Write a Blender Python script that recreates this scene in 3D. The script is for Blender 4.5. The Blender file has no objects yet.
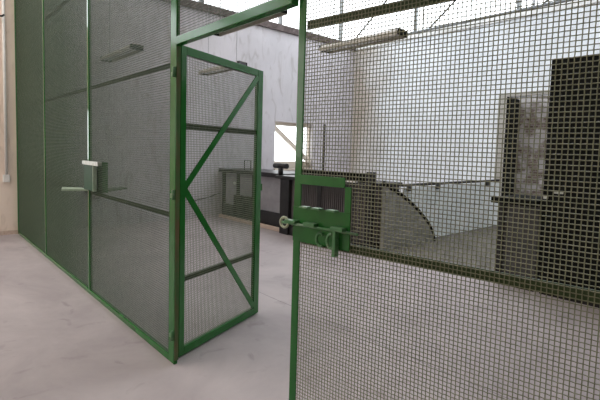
import bpy, math, random
import numpy as np
from mathutils import Matrix, Vector
random.seed(4)
SC = bpy.context.scene
COL = SC.collection

# ------------------------------------------------------------------ materials
def new_mat(name):
    m = bpy.data.materials.new(name); m.use_nodes = True
    nt = m.node_tree; nt.nodes.clear()
    out = nt.nodes.new('ShaderNodeOutputMaterial')
    return m, nt, out

def mottled(name, stops, scale=3.0, detail=6, rough=.6, spec=.4, metal=0, bump=0, bscale=40, stretch=(1, 1, 1), rough_var=0, distort=.3):
    """Principled surface whose colour wanders between the given stops with object-space noise."""
    m, nt, out = new_mat(name)
    N = nt.nodes.new; L = nt.links.new
    b = N('ShaderNodeBsdfPrincipled')
    tc = N('ShaderNodeTexCoord'); mp = N('ShaderNodeMapping'); mp.inputs['Scale'].default_value = stretch
    L(tc.outputs['Object'], mp.inputs['Vector'])
    nz = N('ShaderNodeTexNoise'); nz.inputs['Scale'].default_value = scale; nz.inputs['Detail'].default_value = detail
    nz.inputs['Roughness'].default_value = .62; nz.inputs['Distortion'].default_value = distort
    L(mp.outputs['Vector'], nz.inputs['Vector'])
    cr = N('ShaderNodeValToRGB'); e = cr.color_ramp.elements
    while len(e) < len(stops): e.new(.5)
    for el, (p, c) in zip(e, stops):
        el.position = p; el.color = (*c, 1)
    L(nz.outputs['Fac'], cr.inputs['Fac']); L(cr.outputs['Color'], b.inputs['Base Color'])
    b.inputs['Roughness'].default_value = rough; b.inputs['Metallic'].default_value = metal
    b.inputs['Specular IOR Level'].default_value = spec
    if rough_var:
        mr = N('ShaderNodeMapRange'); mr.inputs['To Min'].default_value = rough - rough_var; mr.inputs['To Max'].default_value = rough + rough_var
        L(nz.outputs['Fac'], mr.inputs['Value']); L(mr.outputs['Result'], b.inputs['Roughness'])
    if bump:
        n2 = N('ShaderNodeTexNoise'); n2.inputs['Scale'].default_value = bscale; n2.inputs['Detail'].default_value = 5
        L(tc.outputs['Object'], n2.inputs['Vector'])
        bp = N('ShaderNodeBump'); bp.inputs['Strength'].default_value = bump; bp.inputs['Distance'].default_value = .01
        L(n2.outputs['Fac'], bp.inputs['Height']); L(bp.outputs['Normal'], b.inputs['Normal'])
    L(b.outputs['BSDF'], out.inputs['Surface'])
    m['b'] = 1
    return m

def two(a, b, lo=.35, hi=.65): return [(lo, a), (hi, b)]

M = {}
M['green'] = mottled('green gloss paint', [(.3, (.018, .130, .024)), (.62, (.024, .160, .030)), (.80, (.036, .175, .042))], 6, rough=.14, spec=.45, bump=.03, bscale=25)
M['green_rail'] = mottled('olive green paint', two((.036, .066, .022), (.052, .088, .030)), 8, rough=.45)
M['green_worn'] = mottled('scuffed green paint', [(.3, (.045, .17, .052)), (.55, (.07, .21, .08)), (.72, (.30, .38, .27))], 14, rough=.38, spec=.5, distort=1)
M['shaded_green'] = mottled('green paint with shade mixed in', two((.010, .050, .024), (.016, .070, .034)), 6, rough=.5, spec=.3)  # green darkened to carry the shade on the shelf box's back plate
M['pale_lit_green'] = mottled('worn pale green paint with light mixed in', two((.26, .36, .26), (.42, .50, .40)), 12, rough=.4)  # worn green paled further for light caught on the shelf top
M['rust'] = mottled('rusty green edge', [(.35, (.05, .15, .045)), (.6, (.12, .10, .045))], 9, rough=.6, stretch=(1, 1, .3))
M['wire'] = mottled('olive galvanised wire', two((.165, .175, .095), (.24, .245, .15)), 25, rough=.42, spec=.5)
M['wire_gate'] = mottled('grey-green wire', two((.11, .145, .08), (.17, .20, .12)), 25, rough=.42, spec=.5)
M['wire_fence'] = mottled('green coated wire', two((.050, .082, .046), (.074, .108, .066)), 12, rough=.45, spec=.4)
M['steel'] = mottled('bare steel', two((.45, .48, .44), (.7, .72, .68)), 30, rough=.35, metal=.7)
M['black'] = mottled('black enamel', two((.010, .010, .011), (.022, .021, .021)), 5, rough=.4)
M['blackmatt'] = mottled('black painted steel', two((.006, .007, .0065), (.013, .014, .013)), 3, rough=.8, spec=.05)
M['darkgrey'] = mottled('dark grey steel', two((.055, .055, .053), (.085, .085, .082)), 3, rough=.55, spec=.3)
M['brownribs'] = mottled('dark brown grey steel', two((.085, .076, .076), (.13, .118, .116)), 4, rough=.6, stretch=(6, 6, .5), spec=.3)
M['grey'] = mottled('grey machine paint', two((.24, .235, .255), (.30, .295, .31)), 4, rough=.55)
M['guard'] = mottled('grey sheet guard', two((.20, .205, .19), (.27, .275, .255)), 6, rough=.6)
M['pink'] = mottled('pale timber', two((.50, .38, .31), (.62, .50, .42)), 9, rough=.6, stretch=(.4, 5, 5))
M['barrier'] = mottled('pale blue-white paint', two((.66, .72, .73), (.76, .80, .80)), 3, rough=.45)
M['lamp'] = mottled('cream lamp enamel', two((.36, .33, .28), (.45, .42, .37)), 4, rough=.5)
M['tube'] = mottled('unlit white tube glass', two((.75, .76, .75), (.82, .83, .82)), 4, rough=.15)
M['white'] = mottled('white plastic', two((.74, .73, .70), (.82, .81, .78)), 8, rough=.5)
M['cream'] = mottled('cream window paint', two((.60, .52, .43), (.68, .61, .51)), 4, rough=.55)
M['rustbeam'] = mottled('brown weathered concrete beam', [(.35, (.075, .058, .054)), (.55, (.13, .105, .10)), (.75, (.27, .22, .20))], 3, rough=.9, spec=.1, distort=1.2)
M['roofmetal'] = mottled('grey roof steel', two((.16, .17, .17), (.24, .25, .25)), 3, rough=.6)
M['ceil'] = mottled('whitewashed ceiling', two((.62, .61, .59), (.72, .71, .69)), 1.5, rough=.9, spec=.1)

def wall_mat(name, base, stains, streak=(1, 1, .35)):
    m, nt, out = new_mat(name); N = nt.nodes.new; L = nt.links.new
    b = N('ShaderNodeBsdfPrincipled'); b.inputs['Roughness'].default_value = .9; b.inputs['Specular IOR Level'].default_value = .15
    tc = N('ShaderNodeTexCoord')
    n1 = N('ShaderNodeTexNoise'); n1.inputs['Scale'].default_value = 1.1; n1.inputs['Detail'].default_value = 7; n1.inputs['Roughness'].default_value = .6
    L(tc.outputs['Object'], n1.inputs['Vector'])
    c1 = N('ShaderNodeValToRGB'); c1.color_ramp.elements[0].position = .3; c1.color_ramp.elements[1].position = .68
    c1.color_ramp.elements[0].color = (*[x * .86 for x in base], 1); c1.color_ramp.elements[1].color = (*base, 1)
    L(n1.outputs['Fac'], c1.inputs['Fac'])
    mp = N('ShaderNodeMapping'); mp.inputs['Scale'].default_value = streak; L(tc.outputs['Object'], mp.inputs['Vector'])
    n2 = N('ShaderNodeTexNoise'); n2.inputs['Scale'].default_value = 5.5; n2.inputs['Detail'].default_value = 8; n2.inputs['Distortion'].default_value = 1.1
    L(mp.outputs['Vector'], n2.inputs['Vector'])
    c2 = N('ShaderNodeValToRGB'); c2.color_ramp.elements[0].position = .54; c2.color_ramp.elements[1].position = .70
    c2.color_ramp.elements[0].color = (0, 0, 0, 1); c2.color_ramp.elements[1].color = (.7, .7, .7, 1)
    L(n2.outputs['Fac'], c2.inputs['Fac'])
    mx = N('ShaderNodeMix'); mx.data_type = 'RGBA'; mx.inputs['B'].default_value = (*stains, 1)
    L(c2.outputs['Color'], mx.inputs['Factor']); L(c1.outputs['Color'], mx.inputs['A'])
    last = mx.outputs['Result']
    L(last, b.inputs['Base Color'])
    bp = N('ShaderNodeBump'); bp.inputs['Strength'].default_value = .25; bp.inputs['Distance'].default_value = .02
    L(n2.outputs['Fac'], bp.inputs['Height']); L(bp.outputs['Normal'], b.inputs['Normal'])
    L(b.outputs['BSDF'], out.inputs['Surface'])
    return m, nt, b, last, tc
M['wall_l'] = wall_mat('flaking limewash with lilac light mixed in', (.585, .56, .58), (.38, .35, .345))[0]  # lilac cast of the daylight mixed in; same wall as the cream stretch
M['wall_o'] = wall_mat('cream plaster', (.88, .75, .65), (.66, .55, .46))[0]
# back wall: white limewash, brown damp stain running down the corner
m, nt, b, last, tc = wall_mat('white limewash with damp corner', (.88, .91, .93), (.76, .78, .79))
N = nt.nodes.new; L = nt.links.new
sx = N('ShaderNodeSeparateXYZ'); L(tc.outputs['Object'], sx.inputs['Vector'])
nz = N('ShaderNodeTexNoise'); nz.inputs['Scale'].default_value = 1.3; nz.inputs['Detail'].default_value = 6; L(tc.outputs['Object'], nz.inputs['Vector'])
ad = N('ShaderNodeMath'); ad.operation = 'MULTIPLY_ADD'; ad.inputs[1].default_value = 2.2; L(nz.outputs['Fac'], ad.inputs[0]); L(sx.outputs['X'], ad.inputs[2])
mr = N('ShaderNodeMapRange'); mr.inputs['From Min'].default_value = -6.5; mr.inputs['From Max'].default_value = -7.9
mr.inputs['To Min'].default_value = 0; mr.inputs['To Max'].default_value = .75; L(ad.outputs[0], mr.inputs['Value'])
mx = N('ShaderNodeMix'); mx.data_type = 'RGBA'; mx.inputs['B'].default_value = (.44, .36, .28, 1)
L(mr.outputs['Result'], mx.inputs['Factor']); L(last, mx.inputs['A']); L(mx.outputs['Result'], b.inputs['Base Color'])
M['wall_b'] = m

# floor: worn concrete, saw joints, dark spots
m, nt, out = new_mat('worn lilac-grey concrete'); N = nt.nodes.new; L = nt.links.new
b = N('ShaderNodeBsdfPrincipled'); b.inputs['Specular IOR Level'].default_value = .3
tc = N('ShaderNodeTexCoord')
n1 = N('ShaderNodeTexNoise'); n1.inputs['Scale'].default_value = .9; n1.inputs['Detail'].default_value = 9; n1.inputs['Roughness'].default_value = .65; n1.inputs['Distortion'].default_value = .6
L(tc.outputs['Object'], n1.inputs['Vector'])
c1 = N('ShaderNodeValToRGB'); e = c1.color_ramp.elements; e.new(.5)
for el, (p, c) in zip(e, [(.30, (.325, .285, .290)), (.5, (.41, .364, .366)), (.70, (.48, .43, .428))]): el.position = p; el.color = (*c, 1)
L(n1.outputs['Fac'], c1.inputs['Fac'])
n2 = N('ShaderNodeTexNoise'); n2.inputs['Scale'].default_value = 5; n2.inputs['Detail'].default_value = 6; n2.inputs['Distortion'].default_value = .8
L(tc.outputs['Object'], n2.inputs['Vector'])
c2 = N('ShaderNodeValToRGB'); c2.color_ramp.elements[0].position = .62; c2.color_ramp.elements[0].color = (1, 1, 1, 1); c2.color_ramp.elements[1].position = .80; c2.color_ramp.elements[1].color = (.70, .68, .68, 1)
L(n2.outputs['Fac'], c2.inputs['Fac'])
mu = N('ShaderNodeMix'); mu.data_type = 'RGBA'; mu.blend_type = 'MULTIPLY'; mu.inputs['Factor'].default_value = 1
L(c1.outputs['Color'], mu.inputs['A']); L(c2.outputs['Color'], mu.inputs['B'])
sx = N('ShaderNodeSeparateXYZ'); L(tc.outputs['Object'], sx.inputs['Vector'])
wob = N('ShaderNodeMath'); wob.operation = 'MULTIPLY_ADD'; wob.inputs[1].default_value = .06; L(n1.outputs['Fac'], wob.inputs[0]); L(sx.outputs['Y'], wob.inputs[2])
ja = N('ShaderNodeMath'); ja.operation = 'SUBTRACT'; ja.inputs[1].default_value = 1.53; L(wob.outputs[0], ja.inputs[0])
jb = N('ShaderNodeMath'); jb.operation = 'ABSOLUTE'; L(ja.outputs[0], jb.inputs[0])
jc = N('ShaderNodeMath'); jc.operation = 'LESS_THAN'; jc.inputs[1].default_value = .004; L(jb.outputs[0], jc.inputs[0])
jm = N('ShaderNodeMix'); jm.data_type = 'RGBA'; jm.inputs['B'].default_value = (.17, .15, .15, 1)
L(jc.outputs[0], jm.inputs['Factor']); L(mu.outputs['Result'], jm.inputs['A'])
L(jm.outputs['Result'], b.inputs['Base Color'])
mr = N('ShaderNodeMapRange'); mr.inputs['To Min'].default_value = .48; mr.inputs['To Max'].default_value = .75; L(n1.outputs['Fac'], mr.inputs['Value']); L(mr.outputs['Result'], b.inputs['Roughness'])
bp = N('ShaderNodeBump'); bp.inputs['Strength'].default_value = .12; bp.inputs['Distance'].default_value = .01; L(n2.outputs['Fac'], bp.inputs['Height']); L(bp.outputs['Normal'], b.inputs['Normal'])
L(b.outputs['BSDF'], out.inputs['Surface']); M['floor'] = m

# brick infill
m, nt, out = new_mat('rough flaking brickwork'); N = nt.nodes.new; L = nt.links.new
b = N('ShaderNodeBsdfPrincipled'); b.inputs['Roughness'].default_value = .95; b.inputs['Specular IOR Level'].default_value = .1
tc = N('ShaderNodeTexCoord'); mp = N('ShaderNodeMapping'); mp.inputs['Rotation'].default_value = (math.pi / 2, 0, 0); L(tc.outputs['Object'], mp.inputs['Vector'])
br = N('ShaderNodeTexBrick'); br.inputs['Scale'].default_value = 4.5; br.inputs['Color1'].default_value = (.10, .07, .055, 1); br.inputs['Color2'].default_value = (.20, .165, .145, 1)
br.inputs['Mortar'].default_value = (.27, .25, .235, 1); br.inputs['Mortar Size'].default_value = .03; L(mp.outputs['Vector'], br.inputs['Vector'])
nz = N('ShaderNodeTexNoise'); nz.inputs['Scale'].default_value = 3.2; nz.inputs['Detail'].default_value = 6; L(tc.outputs['Object'], nz.inputs['Vector'])
cr = N('ShaderNodeValToRGB'); cr.color_ramp.elements[0].position = .48; cr.color_ramp.elements[1].position = .56; L(nz.outputs['Fac'], cr.inputs['Fac'])
mx = N('ShaderNodeMix'); mx.data_type = 'RGBA'; mx.inputs['B'].default_value = (.40, .385, .385, 1); L(cr.outputs['Color'], mx.inputs['Factor']); L(br.outputs['Color'], mx.inputs['A'])
L(mx.outputs['Result'], b.inputs['Base Color'])
bp = N('ShaderNodeBump'); bp.inputs['Strength'].default_value = .8; bp.inputs['Distance'].default_value = .02; L(br.outputs['Fac'], bp.inputs['Height']); L(bp.outputs['Normal'], b.inputs['Normal'])
L(b.outputs['BSDF'], out.inputs['Surface']); M['brick'] = m

# window glass: clear, plus cool and warm tints added to colour the daylight
for gname, gcol in (('glass', (.93, .96, .97)), ('glass_cool', (.92, .96, 1.0)), ('glass_warm', (1.0, .97, .94))):
    m, nt, out = new_mat('window ' + gname); N = nt.nodes.new; L = nt.links.new
    tr = N('ShaderNodeBsdfTransparent'); tr.inputs['Color'].default_value = (*gcol, 1)
    gl = N('ShaderNodeBsdfGlossy'); gl.inputs['Roughness'].default_value = .05
    mx = N('ShaderNodeMixShader'); mx.inputs[0].default_value = .06
    L(tr.outputs[0], mx.inputs[1]); L(gl.outputs[0], mx.inputs[2]); L(mx.outputs[0], out.inputs['Surface']); M[gname] = m

# ------------------------------------------------------------------ mesh helpers
class MB:
    def __init__(s): s.v = []; s.f = []; s.n = 0; s.smooth = []
    def add(s, v, f, smooth=False):
        v = np.asarray(v, float); s.v.append(v)
        for q in f: s.f.append(tuple(i + s.n for i in q)); s.smooth.append(smooth)
        s.n += len(v); return s
    def box(s, x0, x1, y0, y1, z0, z1):
        v = [(x0, y0, z0), (x1, y0, z0), (x1, y1, z0), (x0, y1, z0), (x0, y0, z1), (x1, y0, z1), (x1, y1, z1), (x0, y1, z1)]
        return s.add(v, [(0, 3, 2, 1), (4, 5, 6, 7), (0, 1, 5, 4), (1, 2, 6, 5), (2, 3, 7, 6), (3, 0, 4, 7)])
    def tube(s, pts, r, n=8, caps=True, smooth=True):
        pts = np.asarray(pts, float); K = len(pts)
        T = np.gradient(pts, axis=0) if K > 2 else np.repeat((pts[1] - pts[0])[None], 2, 0)
        T /= np.linalg.norm(T, axis=1)[:, None]
        up = np.array([0, 0, 1.]) if abs(T[0][2]) < .9 else np.array([1., 0, 0])
        a = np.linspace(0, 2 * np.pi, n, endpoint=False); V = []
        N0 = np.cross(T[0], up); N0 /= np.linalg.norm(N0)
        for k in range(K):
            N0 = N0 - (N0 @ T[k]) * T[k]; N0 /= np.linalg.norm(N0); B = np.cross(T[k], N0)
            V.append(pts[k] + r * (np.cos(a)[:, None] * N0 + np.sin(a)[:, None] * B))
        F = [(k * n + i, k * n + (i + 1) % n, (k + 1) * n + (i + 1) % n, (k + 1) * n + i) for k in range(K - 1) for i in range(n)]
        s.add(np.vstack(V), F, smooth)
        if caps:
            m0 = s.n - K * n
            s.f.append(tuple(m0 + i for i in reversed(range(n)))); s.smooth.append(False)
            s.f.append(tuple(m0 + (K - 1) * n + i for i in range(n))); s.smooth.append(False)
        return s
    def prism(s, poly, y0, y1, axis='y'):
        """poly of (a, b) extruded along an axis: 'y' -> (a, y, b), 'x' -> (x, a, b), 'z' -> (a, b, z)"""
        n = len(poly)
        g = {'y': lambda p, t: (p[0], t, p[1]), 'x': lambda p, t: (t, p[0], p[1]), 'z': lambda p, t: (p[0], p[1], t)}[axis]
        v = [g(p, y0) for p in poly] + [g(p, y1) for p in poly]
        f = [tuple(range(n)), tuple(range(2 * n - 1, n - 1, -1))] + [((i + 1) % n, i, n + i, n + (i + 1) % n) for i in range(n)]
        return s.add(v, f)
    def bar(s, a, b, w, y0, y1):
        """flat bar in the x-z plane from a to b (2-D points), width w"""
        a = np.array(a, float); b = np.array(b, float); d = (b - a) / np.linalg.norm(b - a); n = np.array([-d[1], d[0]]) * w / 2
        return s.prism([a + n, a - n, b - n, b + n], y0, y1)
    def obj(s, name, mat, parent=None, bevel=0, loc=None):
        me = bpy.data.meshes.new(name)
        v = np.vstack(s.v)
        if loc is not None: v = v - np.array(loc)
        me.from_pydata(v.tolist(), [], s.f); me.polygons.foreach_set('use_smooth', s.smooth)
        me.update(); 
        import bmesh
        if s.n < 20000:
            bm = bmesh.new(); bm.from_mesh(me); bmesh.ops.recalc_face_normals(bm, faces=bm.faces); bm.to_mesh(me); bm.free()
        me.materials.append(M[mat] if isinstance(mat, str) else mat)
        o = bpy.data.objects.new(name, me); COL.objects.link(o)
        if loc is not None: o.location = loc
        if parent: o.parent = parent
        if bevel:
            bv = o.modifiers.new('bevel', 'BEVEL'); bv.width = bevel; bv.segments = 2; bv.limit_method = 'ANGLE'; bv.angle_limit = .6
        return o

def tag(o, label, cat, group=None):
    o['label'] = label; o['category'] = cat
    if group: o['group'] = group
    return o
def thing(name, label, cat, loc=(0, 0, 0), rz=0, group=None):
    o = bpy.data.objects.new(name, None); COL.objects.link(o); o.empty_display_size = .1
    o.location = loc; o.rotation_euler = (0, 0, rz)
    return tag(o, label, cat, group)
def struct(o): o['kind'] = 'structure'; return o
def B(*a): return MB().box(*a)

def wire_grid(x0, x1, z0, z1, y, px, pz, r, crimp, skip=None, n=5):
    """Woven wire: uprights and cross wires pass over and under each other. skip(x, z) -> True leaves a hole."""
    mb = MB()
    xs = np.arange(x0 + px / 2, x1, px); zs = np.arange(z0 + pz / 2, z1, pz)
    a = np.linspace(0, 2 * np.pi, n, endpoint=False)
    def strand(P, horiz):
        K = len(P)
        if horiz: ring = np.stack([np.zeros(n), np.cos(a) * r, np.sin(a) * r], 1)
        else: ring = np.stack([np.cos(a) * r, np.sin(a) * r, np.zeros(n)], 1)
        V = (P[:, None, :] + ring[None]).reshape(-1, 3)
        F = [(k * n + i, k * n + (i + 1) % n, (k + 1) * n + (i + 1) % n, (k + 1) * n + i) for k in range(K - 1) for i in range(n)]
        if not horiz: F = [q[::-1] for q in F]
        mb.add(V, F, True)
    def runs(coords, lo, hi, test):
        seg = []; cur = [lo]
        for t in coords:
            if test(t):
                if len(cur) > 1: seg.append(cur)
                cur = []
            else: cur.append(t)
        cur.append(hi)
        if len(cur) > 1: seg.append(cur)
        return seg
    off = r * .95
    for i, x in enumerate(xs):
        idx = {t: k for k, t in enumerate(zs)}
        for sg in runs(zs, z0, z1, (lambda t: skip(x, t)) if skip else (lambda t: False)):
            if crimp: P = np.array([(x, y + (off if (idx.get(t, 0) + i) % 2 else -off), t) for t in sg])
            else: P = np.array([(x, y + off, sg[0]), (x, y + off, sg[-1])])
            strand(P, False)
    for j, z in enumerate(zs):
        idx = {t: k for k, t in enumerate(xs)}
        for sg in runs(xs, x0, x1, (lambda t: skip(t, z)) if skip else (lambda t: False)):
            if crimp: P = np.array([(t, y + (-off if (idx.get(t, 0) + j) % 2 else off), z) for t in sg])
            else: P = np.array([(sg[0], y - off, z), (sg[-1], y - off, z)])
            strand(P, True)
    return mb

# ------------------------------------------------------------------ setting
XW, YB, XR, YF, ZC = -9.06, 8.74, 1.2, -6.0, 6.6
ZB, ZT = 4.66, 4.82           # beam under the clerestory
struct(B(XW - .3, XR + .3, YF - .3, YB + .8, -.2, 0).obj('floor', 'floor'))
w = MB()
WY0, WY1, WZ0, WZ1 = 5.74, 7.12, 1.12, 2.36
w.box(XW - .3, XW, 0.0, WY0, 0, ZB); w.box(XW - .3, XW, WY1, YB + .3, 0, ZB); w.box(XW - .3, XW, WY0, WY1, 0, WZ0); w.box(XW - .3, XW, WY0, WY1, WZ1, ZB)
struct(w.obj('wall_left', 'wall_l'))
OW = [(-2.25, -.88), (-5.3, -3.95)]      # two more low windows outside the cage
UY0, UY1, UZ = -5.6, -.9, 3.8             # upper windows outside the cage
w = MB(); ye = 0.0
w.box(XW - .3, XW, YF - .3, 0, 0, WZ0); w.box(XW - .3, XW, YF - .3, 0, WZ1, UZ)
for (a, b_) in OW: w.box(XW - .3, XW, b_, ye, WZ0, WZ1); ye = a
w.box(XW - .3, XW, YF - .3, ye, WZ0, WZ1)
w.box(XW - .3, XW, UY1, 0, UZ, ZB); w.box(XW - .3, XW, YF - .3, UY0, UZ, ZB)
struct(w.obj('wall_left_outer', 'wall_o'))
DX0, DX1, DZ = -4.42, -3.15, 2.95
w = MB(); w.box(XW, DX0, YB, YB + .3, 0, ZB); w.box(DX1, XR + .3, YB, YB + .3, 0, ZB); w.box(DX0, DX1, YB, YB + .3, DZ, ZB)
struct(w.obj('wall_back', 'wall_b'))
struct(B(DX0 - .2, DX1 + .2, YB + .6, YB + .8, 0, DZ + .2).obj('wall_niche', 'brick'))
struct(B(XR, XR + .3, YF, YB, 0, ZC).obj('wall_right', mottled('drab plaster', two((.30, .27, .24), (.38, .34, .31)), 1.2, rough=.9)))
FX0, FX1, FZ0, FZ1 = -7.8, -4.4, 1.4, 4.0
w = MB(); w.box(XW - .3, FX0, YF - .3, YF, 0, ZC); w.box(FX1, XR + .3, YF - .3, YF, 0, ZC); w.box(FX0, FX1, YF - .3, YF, 0, FZ0); w.box(FX0, FX1, YF - .3, YF, FZ1, ZC)
struct(w.obj('wall_front', 'wall_o'))
# ceiling slab with two long roof lights
SK = [(-8.6, .8, 4.4, 8.2), (-8.6, -3.0, .8, 2.2), (-8.8, -4.0, -5.6, -.8)]
ys = [YF - .3]
c = MB()
for (a, b_, y0, y1) in sorted(SK, key=lambda s: s[2]):
    c.box(XW - .3, XR + .3, ys[-1], y0, ZC, ZC + .15); c.box(XW - .3, a, y0, y1, ZC, ZC + .15); c.box(b_, XR + .3, y0, y1, ZC, ZC + .15); ys.append(y1)
c.box(XW - .3, XR + .3, ys[-1], YB + .3, ZC, ZC + .15)
struct(c.obj('ceiling', 'ceil'))
wn = 2
for (a, b_, y0, y1) in SK:
    f = MB()
    for i in range(7):
        x = a + (b_ - a) * i / 6; f.box(x - .03, x + .03, y0, y1, ZC + .02, ZC + .1)
    o = struct(f.obj('window_%d' % wn, 'roofmetal')); wn += 1
    B(a, b_, y0, y1, ZC + .1, ZC + .11).obj('pane', 'glass_cool' if y0 > 3 else 'glass_warm', o)
# clerestories over both visible walls
f = MB(); f.box(XW - .2, XW - .1, YF, YB, ZT, ZT + .05); f.box(XW - .2, XW - .1, YF, YB, ZC - .06, ZC)
for y in np.arange(YF + .45, YB, 2.3): f.box(XW - .2, XW - .1, y - .035, y + .035, ZT, ZC)
o = struct(f.obj('window_%d' % wn, 'roofmetal')); wn += 1
B(XW - .155, XW - .145, YF, YB, ZT + .05, ZC - .06).obj('pane', 'glass', o)
f = MB(); f.box(XW, XR, YB + .1, YB + .2, ZT, ZT + .05); f.box(XW, XR, YB + .1, YB + .2, ZC - .06, ZC)
for x in np.arange(XW + 2, XR, 2.7): f.box(x - .03, x + .03, YB + .1, YB + .2, ZT, ZC)
o = struct(f.obj('window_%d' % wn, 'roofmetal')); wn += 1
B(XW, XR, YB + .145, YB + .155, ZT + .05, ZC - .06).obj('pane', 'glass', o)
struct(B(XW - .3, XW + .06, YF, YB + .3, ZB, ZT).obj('trim_1', 'rustbeam'))
struct(B(XW + .06, XR, YB - .03, YB + .3, ZB, ZT).obj('trim_2', 'white'))
# low windows in the left wall
def low_window(n, a, b_, brace):
    f = MB(); t = .06; lo = WZ0 + .19; hi = WZ1 - .10
    f.box(XW - .2, XW - .14, a, a + t * .6, WZ0, WZ1); f.box(XW - .2, XW - .14, b_ - t, b_, WZ0, WZ1)
    f.box(XW - .2, XW - .14, a + t * .6, b_ - t, WZ0, lo); f.box(XW - .2, XW - .14, a + t * .6, b_ - t, hi, WZ1)
    o = struct(f.obj('window_%d' % n, 'cream', bevel=.006))
    B(XW - .175, XW - .165, a + t * .6, b_ - t, lo, hi).obj('pane', 'glass', o)
    B(XW - .14, XW + .04, a, b_, WZ0 - .05, WZ0).obj('sill', 'cream', o, bevel=.006)
    if brace: MB().prism([(a, 2.30), (a, 2.16), (b_ - .02, 1.20), (b_ - .02, 1.34)], XW - .11, XW - .06, 'x').obj('brace', 'cream', o)
low_window(1, WY0, WY1, True)
for (a, b_) in OW: low_window(wn, a, b_, False); wn += 1
f = MB()
for k in range(5):
    y = UY0 + (UY1 - UY0) * k / 4; f.box(XW - .2, XW - .12, y - .03, y + .03, UZ, ZB)
f.box(XW - .2, XW - .12, UY0, UY1, UZ, UZ + .05)
o = struct(f.obj('window_%d' % wn, 'roofmetal')); wn += 1
B(XW - .165, XW - .155, UY0, UY1, UZ + .05, ZB).obj('pane', 'glass', o)
f = MB()  # unseen front window, added as fill light for the near side
for k in range(7):
    x = FX0 + (FX1 - FX0) * k / 6; f.box(x - .03, x + .03, YF - .18, YF - .1, FZ0, FZ1)
for k in range(4):
    z = FZ0 + (FZ1 - FZ0) * k / 3; f.box(FX0, FX1, YF - .18, YF - .1, z - .03, z + .03)
o = struct(f.obj('window_%d' % wn, 'roofmetal')); wn += 1
B(FX0, FX1, YF - .145, YF - .135, FZ0, FZ1).obj('pane', 'glass_warm', o)
# door surround in the back wall
f = MB(); f.box(DX0 - .19, DX0, YB - .035, YB, 0, DZ + .08); f.box(DX0, DX1 + .19, YB - .035, YB, DZ, DZ + .08); f.box(DX1, DX1 + .19, YB - .035, YB, 0, DZ)
struct(f.obj('trim_3', mottled('grey-cream plaster surround', two((.36, .35, .31), (.46, .44, .40)), 3, rough=.9)))
B(DX0 + .0, DX0 + .012, YB - .034, YB + .6, 0, DZ - .002).obj('trim_4', 'blackmatt')['kind'] = 'structure'
struct(B(XW, XW + .015, YF, 0.0, 0, .07).obj('baseboard_left', 'pink'))

# roof truss along the back wall
tr = thing('roof_truss', 'thin dark steel roof truss with slanting rods high against the back wall', 'truss', (-3, 8.4, 4.86))
def ltr(p): return (p[0] + 3, p[1] - 8.4, p[2] - 4.86)
ty = 8.4
MB().tube([ltr((XW + .02, ty, 4.72)), ltr((XR - .02, ty, 4.72))], .035).obj('bottom_chord', 'roofmetal', tr)
MB().tube([ltr((XW + .02, ty, ZC - .1)), ltr((XR - .02, ty, ZC - .1))], .05).obj('top_chord', 'roofmetal', tr)
for x in (-9.0, -6.35, -3.7):
    MB().tube([ltr((x, ty, 4.72)), ltr((x + 2.3, ty, ZC - .1))], .02).obj('rod', 'blackmatt', tr)
    MB().tube([ltr((x + 2.5, ty, 4.72)), ltr((x + 2.5, ty, ZC - .1))], .02).obj('rod', 'roofmetal', tr)

# wall fittings left of the fence
p = MB().tube([(XW + .03, -.16, ZB - .01), (XW + .03, -.16, 1.05)], .022).obj('conduit_pipe', 'white', loc=(XW + .03, -.16, 1.05))
tag(p, 'thin white pipe running down the cream wall left of the fence', 'pipe')
p = B(XW, XW + .05, -.21, -.11, .92, 1.05).obj('socket_box', 'white', bevel=.006, loc=(XW, -.16, .985)); tag(p, 'small white box at the bottom of the thin wall pipe', 'box')
k = thing('wall_bracket', 'small black iron hook high on the cream wall', 'bracket', (XW, -.28, 3.7))
B(0, .02, -.03, .03, -.05, .05).obj('plate', 'black', k); MB().tube([(.02, 0, 0), (.10, .04, 0), (.12, .09, .0), (.10, .12, .03)], .016).obj('hook', 'black', k)

# ------------------------------------------------------------------ cage: left fence bays
RZ = [1.10, 2.195, 3.28]; HF = 4.40
PX, PZ = .0174, .0184
def angle_post(x, h, w=.042, t=.006, d=.042):
    m_ = MB(); m_.prism([(x, 0), (x + w, 0), (x + w, t), (x + t, t), (x + t, d), (x, d)], 0, h, 'z'); return m_
def bay(x0, x1, label, loc_post):
    r = thing('mesh_fence_panel', label, 'fence panel', (x0, 0, 0), 0, 'fixed wire mesh panels of the green cage')
    wd = x1 - x0
    angle_post(0, HF).obj('post', 'green', r, bevel=.0015)
    B(.042, wd, 0, .04, 0.0, .045).obj('bottom_rail', 'green', r, bevel=.003)
    for z in RZ: B(.042, wd, .018, .026, z - .018, z + .018).obj('rail', 'green_rail', r)
    B(.042, wd, 0, .04, HF - .045, HF).obj('top_rail', 'green', r, bevel=.003)
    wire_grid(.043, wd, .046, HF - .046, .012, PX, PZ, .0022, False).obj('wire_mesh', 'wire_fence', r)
    return r
P1, P2, PJ = -6.99, -4.995, -3.034
bay(XW + .005, P1, 'green wire mesh fence bay meeting the cream wall', 0)
bay(P1, P2, 'middle green wire mesh bay, left of the post with the shelf', 0)
bay(P2, PJ, 'green wire mesh bay between the shelf post and the open gate', 0)

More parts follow.
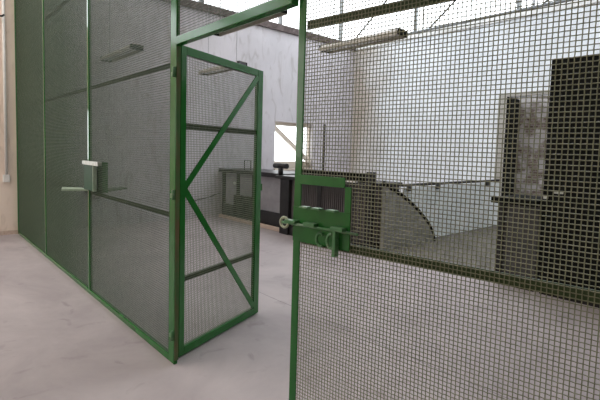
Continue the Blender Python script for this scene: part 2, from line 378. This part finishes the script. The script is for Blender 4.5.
# serving shelf on the second post
hs = thing('hatch_shelf', 'small green steel shelf box with worn white edges on the left fence', 'shelf', (P2, 0, 1.1))
MB().prism([(-.36, -.16), (-.10, -.23), (.03, .0 - .003), (-.20, -.003)], .012, .032, 'z').obj('shelf_plate', 'pale_lit_green', hs, bevel=.003)
B(-.02, .30, -.032, -.003, .032, .295).obj('back_plate', 'shaded_green', hs, bevel=.003)
B(.30, .315, -.04, -.003, .032, .295).obj('side_plate', 'pale_lit_green', hs, bevel=.003)
B(-.03, .47, -.045, -.003, .296, .335).obj('top_lip', 'steel', hs, bevel=.002)
B(.14, .30, .055, .11, .01, .33).obj('inner_box', 'green', hs, bevel=.003)
MB().prism([(-.05, .055), (.25, .055), (-.08, .45), (-.20, .45)], .01, .025, 'z').obj('inner_shelf', 'green_rail', hs)

# ------------------------------------------------------------------ door frame with transom
XJ, XRJ = PJ, -1.689
df = thing('gate_frame', 'green steel gate frame with lintel and mesh transom over the opening', 'gate frame', (XJ, 0, 0))
W = XRJ - XJ
B(0, .092, 0, .03, 0, HF).obj('jamb_post', 'green', df, bevel=.004)
B(.0925, .0975, .004, .033, .03, 2.31).obj('stop_strip', 'rust', df)
B(.092, W - .005, -.004, .045, 2.318, 2.375).obj('lintel', 'green', df, bevel=.004)
B(.092, W - .005, .022, .05, RZ[2] - .022, RZ[2] + .022).obj('rail', 'green_rail', df)
B(W - .045, W - .005, .004, .04, 2.375, HF).obj('mullion', 'green', df, bevel=.003)
B(.092, W - .005, 0, .04, HF - .045, HF).obj('top_rail', 'green', df, bevel=.003)
wire_grid(.093, W - .046, 2.376, HF - .046, .012, PX, PZ, .0017, False).obj('transom_mesh', 'wire_fence', df)
for z in (.22, 1.26, 2.13):
    h = MB(); h.tube([(.085, -.012, z - .035), (.085, -.012, z + .035)], .011, 10); h.box(.03, .085, -.008, -.001, z - .025, z + .005)
    h.obj('hinge', 'green_worn', df)

# ------------------------------------------------------------------ open gate leaf
b_ang = 1.9349
gl = thing('mesh_gate', 'open green mesh gate leaf with diagonal braces swung into the cage', 'gate', (XJ + .06, 0, 0), b_ang)
U0, U1, ZG0, ZG1 = .075, 1.18, .012, 2.341
S = .058
B(U0, U0 + S, 0, .04, ZG0, ZG1).obj('hinge_stile', 'green', gl, bevel=.003)
B(U1 - S - .025, U1, 0, .04, ZG0, ZG1).obj('lock_stile', 'green', gl, bevel=.003)
B(U0 + S, U1 - S - .025, 0, .04, ZG1 - .062, ZG1).obj('top_rail', 'green', gl, bevel=.003)
B(U0 + S, U1 - S - .025, 0, .04, ZG0, ZG0 + .062).obj('bottom_rail', 'green', gl, bevel=.003)
B(U0 + S, U1 - S - .025, .02, .036, 1.735, 1.785).obj('rail', 'green_rail', gl)
B(U0 + S, U1 - S - .025, .02, .036, .58, .62).obj('rail', 'green_rail', gl)
MB().bar((U0 + S - .01, 1.30), (U1 - S - .0255, 2.275), .05, .0, .008).obj('brace', 'green', gl)
MB().bar((U0 + S - .01, 1.29), (U1 - S - .0255, .095), .05, .0, .008).obj('brace', 'green', gl)
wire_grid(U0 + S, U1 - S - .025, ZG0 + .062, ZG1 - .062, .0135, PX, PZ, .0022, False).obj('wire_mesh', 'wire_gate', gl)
MB().tube([(U1, .02, 1.27), (U1 + .04, .02, 1.27), (U1 + .04, .02, 1.21), (U1, .02, 1.21)], .007).obj('latch_loop', 'green', gl)
B(.80, .90, .005, .035, ZG1, ZG1 + .025).obj('stop_block', 'black', gl)

# ------------------------------------------------------------------ right panel with lock hatch
ar = .139
rp = thing('mesh_fence_panel', 'large olive wire mesh panel with green lock hatch, right of the gateway', 'fence panel', (XRJ, .0413, 0), ar, 'fixed wire mesh panels of the green cage')
RW = 2.15; HX0, HX1, HZ0, HZ1 = .04, .317, 1.320, 1.434
B(0, .045, 0, .010, 0, HF).obj('jamb_post', 'green', rp, bevel=.004)
B(RW, RW + .045, 0, .042, 0, HF).obj('end_post', 'green', rp, bevel=.004)
B(.045, RW, 0, .04, 0, .045).obj('bottom_rail', 'green', rp, bevel=.003)
B(.045, RW, 0, .04, HF - .045, HF).obj('top_rail', 'green', rp, bevel=.003)
for z in (1.152, 2.218, RZ[2]): B(.045, RW, .012, .019, z - .022, z + .022).obj('rail', 'green_rail', rp)
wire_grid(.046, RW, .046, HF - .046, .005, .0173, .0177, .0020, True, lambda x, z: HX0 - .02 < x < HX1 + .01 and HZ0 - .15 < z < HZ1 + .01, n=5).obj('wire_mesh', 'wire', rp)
pl = MB()
pl.box(.004, .352, -.008, -.002, 1.143, 1.320)        # lower plate
pl.box(.03, .316, -.008, -.002, 1.434, 1.482)                  # strip over the opening
pl.box(.317, .352, -.008, -.002, 1.320, 1.440)
lp = pl.obj('lock_plate', 'green', rp, bevel=.002)
for s in (.10, .175, .265): B(s - .028, s + .022, -.045, -.008, 1.321, 1.328).obj('lug', 'green_worn', lp)
ZBt = 1.233
MB().tube([(-.05, -.03, ZBt), (.41, -.03, ZBt)], .0065, 10).obj('bolt', 'green_worn', lp)
for s in (.012, .135, .30): B(s - .035, s + .035, -.046, -.008, ZBt + .002, ZBt + .018).obj('bolt_guide', 'green_worn', lp, bevel=.002)
MB().tube([(-.035 + .026 * math.cos(a), -.03, ZBt + .026 * math.sin(a)) for a in np.linspace(.3, 6.5, 14)], .007, 8).obj('bolt_keeper', mottled('cream worn paint', two((.30, .36, .22), (.5, .52, .38)), 20, rough=.5), lp)
MB().tube([(.19 + .03 * math.cos(a), -.03 + .02 * math.sin(a * .5), 1.175 + .032 * math.sin(a)) for a in np.linspace(.9, 5.4, 12)], .006, 8).obj('lock_ring', 'green_worn', lp)
MB().tube([(.262 + .022 * math.cos(a), -.03, 1.18 + .034 * math.sin(a)) for a in np.linspace(1.2, 5.2, 12)], .007, 8).obj('lock_ring', 'green_worn', lp)
B(.276, .294, -.04, -.008, 1.11, 1.235).obj('hasp_strap', 'green_worn', lp, bevel=.002)

# ------------------------------------------------------------------ inside the cage
# long grey unit against the left wall
g = thing('grey_machine', 'grey cabinet with black top slab and plinth, seen beside the open gate', 'cabinet', (-7.7, 4.1, 0))
def bl(x0, x1, y0, y1, z0, z1, o=(-7.7, 4.1, 0)): return B(x0 - o[0], x1 - o[0], y0 - o[1], y1 - o[1], z0 - o[2], z1 - o[2])
bl(-8.95, -6.74, 4.1, 5.0, .0, .33).obj('plinth', 'black', g, bevel=.01)
bl(-8.9, -6.76, 4.14, 4.96, .33, 1.05).obj('body', 'grey', g, bevel=.01)
bl(-9.04, -6.7, 4.06, 5.0, 1.05, 1.14).obj('top_slab', 'black', g, bevel=.008)
for x in (-8.93, -8.35, -7.75): bl(x, x + .09, 4.105, 4.139, .33, 1.05).obj('upright', 'blackmatt', g)
bl(-8.30, -7.68, 4.0, 4.1, .12, .58).obj('drawer_box', 'blackmatt', g, bevel=.008)
MB().tube([(-8.12 + 7.7, .05, 1.14), (-8.12 + 7.7, .05, 1.36), (-7.86 + 7.7, .05, 1.36), (-7.86 + 7.7, .05, 1.14)], .014).obj('handle', 'black', g)
MB().tube([(-8.44 + 7.7, 0.02, .83), (-8.36 + 7.7, -.03, .83)], .03, 12).obj('knob', 'steel', g)
k = bl(-8.9, -6.6, 3.99, 4.055, 0.0, .075, (-7.7, 4.02, 0)).obj('timber_kerb', 'pink', bevel=.006); k.location = (-7.7, 4.02, 0)
tag(k, 'pale pinkish timber strip on the floor along the grey cabinet', 'kerb')

# dark ribbed counter in front
d = thing('ribbed_counter', 'dark counter with ribbed front standing behind the lock hatch', 'counter', (-5.4, 3.95, 0))
o_ = (-5.4, 3.95, 0)
bl(-6.29, -4.36, 3.95, 4.75, 0.0, .17, o_).obj('plinth', 'black', d, bevel=.006)
bl(-6.40, -4.38, 4.0, 4.72, .17, 1.06, o_).obj('body', 'brownribs', d)
rb = MB()
for x in np.arange(-6.22, -4.5, .047): rb.box(x + 5.4, x + .02 + 5.4, .022, .05, .17, 1.06)
rb.obj('rib_panel', 'brownribs', d)
bl(-6.56, -6.30, 3.92, 4.1, .0, 1.06, o_).obj('corner_post', 'black', d, bevel=.006)
bl(-4.46, -4.36, 3.95, 4.08, .17, 1.30, o_).obj('corner_post', 'black', d, bevel=.006)
bl(-5.57, -5.47, 3.955, 3.972, .17, 1.06, o_).obj('divider', 'black', d)
bl(-6.68, -4.36, 3.88, 4.78, 1.06, 1.12, o_).obj('top_slab', 'black', d, bevel=.006)
bl(-6.2, -4.46, 4.0, 4.06, 1.121, 1.27, o_).obj('back_rail', 'blackmatt', d, bevel=.006)
MB().tube([(-5.55 + 5.4, .12, 1.12), (-5.55 + 5.4, .12, 2.08)], .022).obj('upright_pole', 'black', d)
t_ = MB().tube([(-6.65 + 5.4, .05, 1.12), (-6.65 + 5.4, .05, 1.26)], .05, 12).obj('clamp_stem', 'black', d)
MB().tube([(-6.84 + 5.4, .05, 1.30), (-6.46 + 5.4, .05, 1.30)], .05, 12).obj('clamp_bar', 'black', d)
s_ = B(-4.98, -4.62, 3.86, 3.93, 1.121, 1.15).obj('paper_strip', 'white', loc=(-4.8, 3.9, 1.121)); tag(s_, 'short white strip lying on the dark counter edge', 'strip')

# curved grey guard beside the counter
q = thing('curved_guard', 'grey quarter-round sheet guard with dark rim beside the dark counter', 'guard', (-4.25, 4.1, 0))
arc = [(4.12, 1.13), (4.25, 1.065), (4.40, 1.0), (4.57, .925), (4.74, .84), (4.90, .75), (5.05, .66), (5.18, .57), (5.30, .485), (5.41, .395), (5.49, .31), (5.56, .22), (5.61, .13), (5.635, .05)]
arc = [(y - 4.1, z) for y, z in arc]
MB().prism(arc + [(arc[-1][0], .0), (arc[0][0], .0)], -.03, .03, 'x').obj('side_sheet', 'guard', q)
MB().tube([(.0, y, z) for y, z in arc], .045, 10).obj('rim', 'blackmatt', q)

# low white barrier with black rails
ba = thing('low_barrier', 'low blue-white partition with black top rail running back to the doorway', 'partition', (-4.36, 6.5, 0))
ob = (-4.36, 6.5, 0)
bl(-4.44, -4.40, 4.9, 8.55, .05, 1.02, ob).obj('panel', 'barrier', ba)
bl(-4.45, -4.39, 4.85, 8.58, 1.04, 1.085, ob).obj('top_rail', 'black', ba, bevel=.006)
bl(-4.455, -4.385, 4.85, 8.58, 0.0, .05, ob).obj('bottom_rail', 'black', ba)
for y in (5.0, 5.92, 7.9):
    bl(-4.40, -4.35, y - .05, y + .05, .965, 1.045, ob).obj('clip', 'black', ba, bevel=.006)
fp = B(-4.38, -2.45, 4.12, 8.6, .0, .05).obj('dark_floor_patch', mottled('dull grey-brown floor tone', two((.10, .092, .08), (.15, .14, .122)), 3, rough=.7, spec=.2), loc=(-3.4, 6.3, 0))  # added flat slab, guessed, makes this stretch of floor darker
tag(fp, 'dull grey-brown floor patch between the white partition and the low dark unit', 'floor patch')
# dark unit and tall black cabinet on the right
c_ = thing('low_unit', 'low dark grey unit with black post beside the tall black cabinet', 'cabinet', (-2.15, 4.1, 0)); oc = (-2.15, 4.1, 0)
bl(-2.36, -1.97, 4.13, 4.75, .12, 1.02, oc).obj('panel', 'darkgrey', c_, bevel=.006)
bl(-2.44, -2.36, 4.1, 4.78, 0.0, 1.02, oc).obj('corner_post', 'black', c_, bevel=.006)
bl(-2.36, -1.97, 4.11, 4.78, 0.0, .12, oc).obj('plinth', 'black', c_)
bl(-2.52, -1.965, 4.06, 4.8, 1.02, 1.09, oc).obj('top_slab', 'blackmatt', c_, bevel=.006)
e_ = thing('tall_cabinet', 'tall black steel cabinet at the right, in front of the brick doorway', 'cabinet', (-1.2, 4.1, 0)); oe = (-1.2, 4.1, 0)
bl(-1.925, -.35, 4.08, 4.85, 0.06, 2.72, oe).obj('body', 'blackmatt', e_, bevel=.01)
bl(-1.90, -.38, 4.10, 4.8, 0.0, .06, oe).obj('plinth', 'black', e_)
bl(-1.905, -1.17, 4.055, 4.079, .1, 2.68, oe).obj('door', 'blackmatt', e_, bevel=.005)
dr = bl(-1.15, -.39, 4.055, 4.079, .1, 2.68, oe).obj('door', 'blackmatt', e_, bevel=.005)
B(-.60, -.50, -.075, -.046, 1.20, 1.225).obj('handle', 'steel', e_); B(-.70, -.655, -.07, -.046, 1.13, 1.17).obj('lock_tag', 'steel', e_)
# cable on the left wall
cb = MB().tube([(XW + .012, 3.3 + i * .1, .36 + .022 * i + .01 * math.sin(i)) for i in range(9)], .01, 6).obj('wall_cable', 'black', loc=(XW + .012, 3.7, .45)); tag(cb, 'thin dark cable rising along the left wall behind the open gate', 'cable')

# ------------------------------------------------------------------ hanging lamps
def lamp():
    r = thing('fluorescent_lamp', '', 'lamp', (0, 0, 3.2), 0, 'unlit fluorescent lamps hanging in the cage')
    MB().prism([(-.125, 0), (-.12, .05), (-.06, .10), (.06, .10), (.12, .05), (.125, 0), (.11, 0), (.105, .04), (.055, .08), (-.055, .08), (-.105, .04), (-.11, 0)], -.75, .75, 'x').obj('reflector', 'lamp', r)
    for y in (-.035, .035): MB().tube([(-.72, y, .028), (.72, y, .028)], .016, 10).obj('tube', 'tube', r)
    for s in (-1, 1):
        B(min(s * .75, s * .765), max(s * .75, s * .765), -.11, .11, .004, .085).obj('end_cap', 'blackmatt', r)
        MB().tube([(s * .55, 0, .075), (s * .55, 0, ZC - 3.2)], .004, 6).obj('suspension_rod', 'roofmetal', r)
    return r
def dup(root, loc, label):
    r = root.copy(); COL.objects.link(r); r.location = loc; r['label'] = label
    for ch in root.children:
        c2_ = ch.copy(); COL.objects.link(c2_); c2_.parent = r
    return r
l0 = lamp(); l0.location = (-4.44, 3.66, 3.2); l0['label'] = 'unlit fluorescent lamp hanging behind the right mesh panel'
dup(l0, (-8.17, 1.47, 3.2), 'unlit fluorescent lamp seen through the left fence beside the gate post')
dup(l0, (-8.0, 3.46, 3.2), 'unlit fluorescent lamp seen through the mesh of the open gate')
dup(l0, (-4.85, 1.84, 3.2), 'unlit fluorescent lamp tucked just under the gateway lintel')

# ------------------------------------------------------------------ light
wd = bpy.data.worlds.new('sky'); SC.world = wd; wd.use_nodes = True
bg = wd.node_tree.nodes['Background']; bg.inputs['Color'].default_value = (1, .985, .985, 1); bg.inputs['Strength'].default_value = 2.6
def portal(name, loc, rot, sx_, sy_):
    l = bpy.data.lights.new(name, 'AREA'); l.shape = 'RECTANGLE'; l.size = sx_; l.size_y = sy_; l.cycles.is_portal = True
    o = bpy.data.objects.new(name, l); COL.objects.link(o); o.location = loc; o.rotation_euler = rot
for i, (a, b_, y0, y1) in enumerate(SK): portal('roof_light', ((a + b_) / 2, (y0 + y1) / 2, ZC + .13), (0, 0, 0), b_ - a, y1 - y0)
portal('clerestory_light', (XW - .25, (YF + YB) / 2, (ZT + ZC) / 2), (0, -math.pi / 2, 0), ZC - ZT, YB - YF)
portal('clerestory_light', ((XW + XR) / 2, YB + .25, (ZT + ZC) / 2), (-math.pi / 2, 0, 0), XR - XW, ZC - ZT)
portal('window_light', (XW - .29, (UY0 + UY1) / 2, (UZ + ZB) / 2), (0, -math.pi / 2, 0), ZB - UZ, UY1 - UY0)
for (a, b_) in OW + [(WY0, WY1)]: portal('window_light', (XW - .29, (a + b_) / 2, (WZ0 + WZ1) / 2), (0, -math.pi / 2, 0), WZ1 - WZ0, b_ - a)
portal('window_light', ((FX0 + FX1) / 2, YF - .25, (FZ0 + FZ1) / 2), (math.pi / 2, 0, 0), FX1 - FX0, FZ1 - FZ0)  # portal of the added front window

# ------------------------------------------------------------------ camera
f_, pitch, roll, yaw, y0_, hh, dd = 440.49, .0701, .028, .8417, 181.87, 1.6, 1.4293
cy, sy_, cp, sp = math.cos(yaw), math.sin(yaw), math.cos(pitch), math.sin(pitch)
fwd = Vector((-sy_ * cp, cy * cp, -sp)); right = Vector((cy, sy_, 0)); up = right.cross(fwd)
r2 = math.cos(roll) * right + math.sin(roll) * up; u2 = -math.sin(roll) * right + math.cos(roll) * up
cam = bpy.data.cameras.new('camera'); co = bpy.data.objects.new('camera', cam); COL.objects.link(co)
co.matrix_world = Matrix(((r2.x, u2.x, -fwd.x, 0), (r2.y, u2.y, -fwd.y, -dd), (r2.z, u2.z, -fwd.z, hh), (0, 0, 0, 1)))
cam.sensor_width = 36; cam.lens = f_ * 36 / 600; cam.shift_y = (y0_ - 200) / 600; cam.clip_start = .05
SC.camera = co
vs = SC.view_settings; vs.view_transform = 'Standard'; vs.look = 'None'; vs.gamma = 1; vs.use_curve_mapping = False; vs.exposure = 0.74
SC.cycles.max_bounces = 8; SC.cycles.diffuse_bounces = 5; SC.cycles.transparent_max_bounces = 12
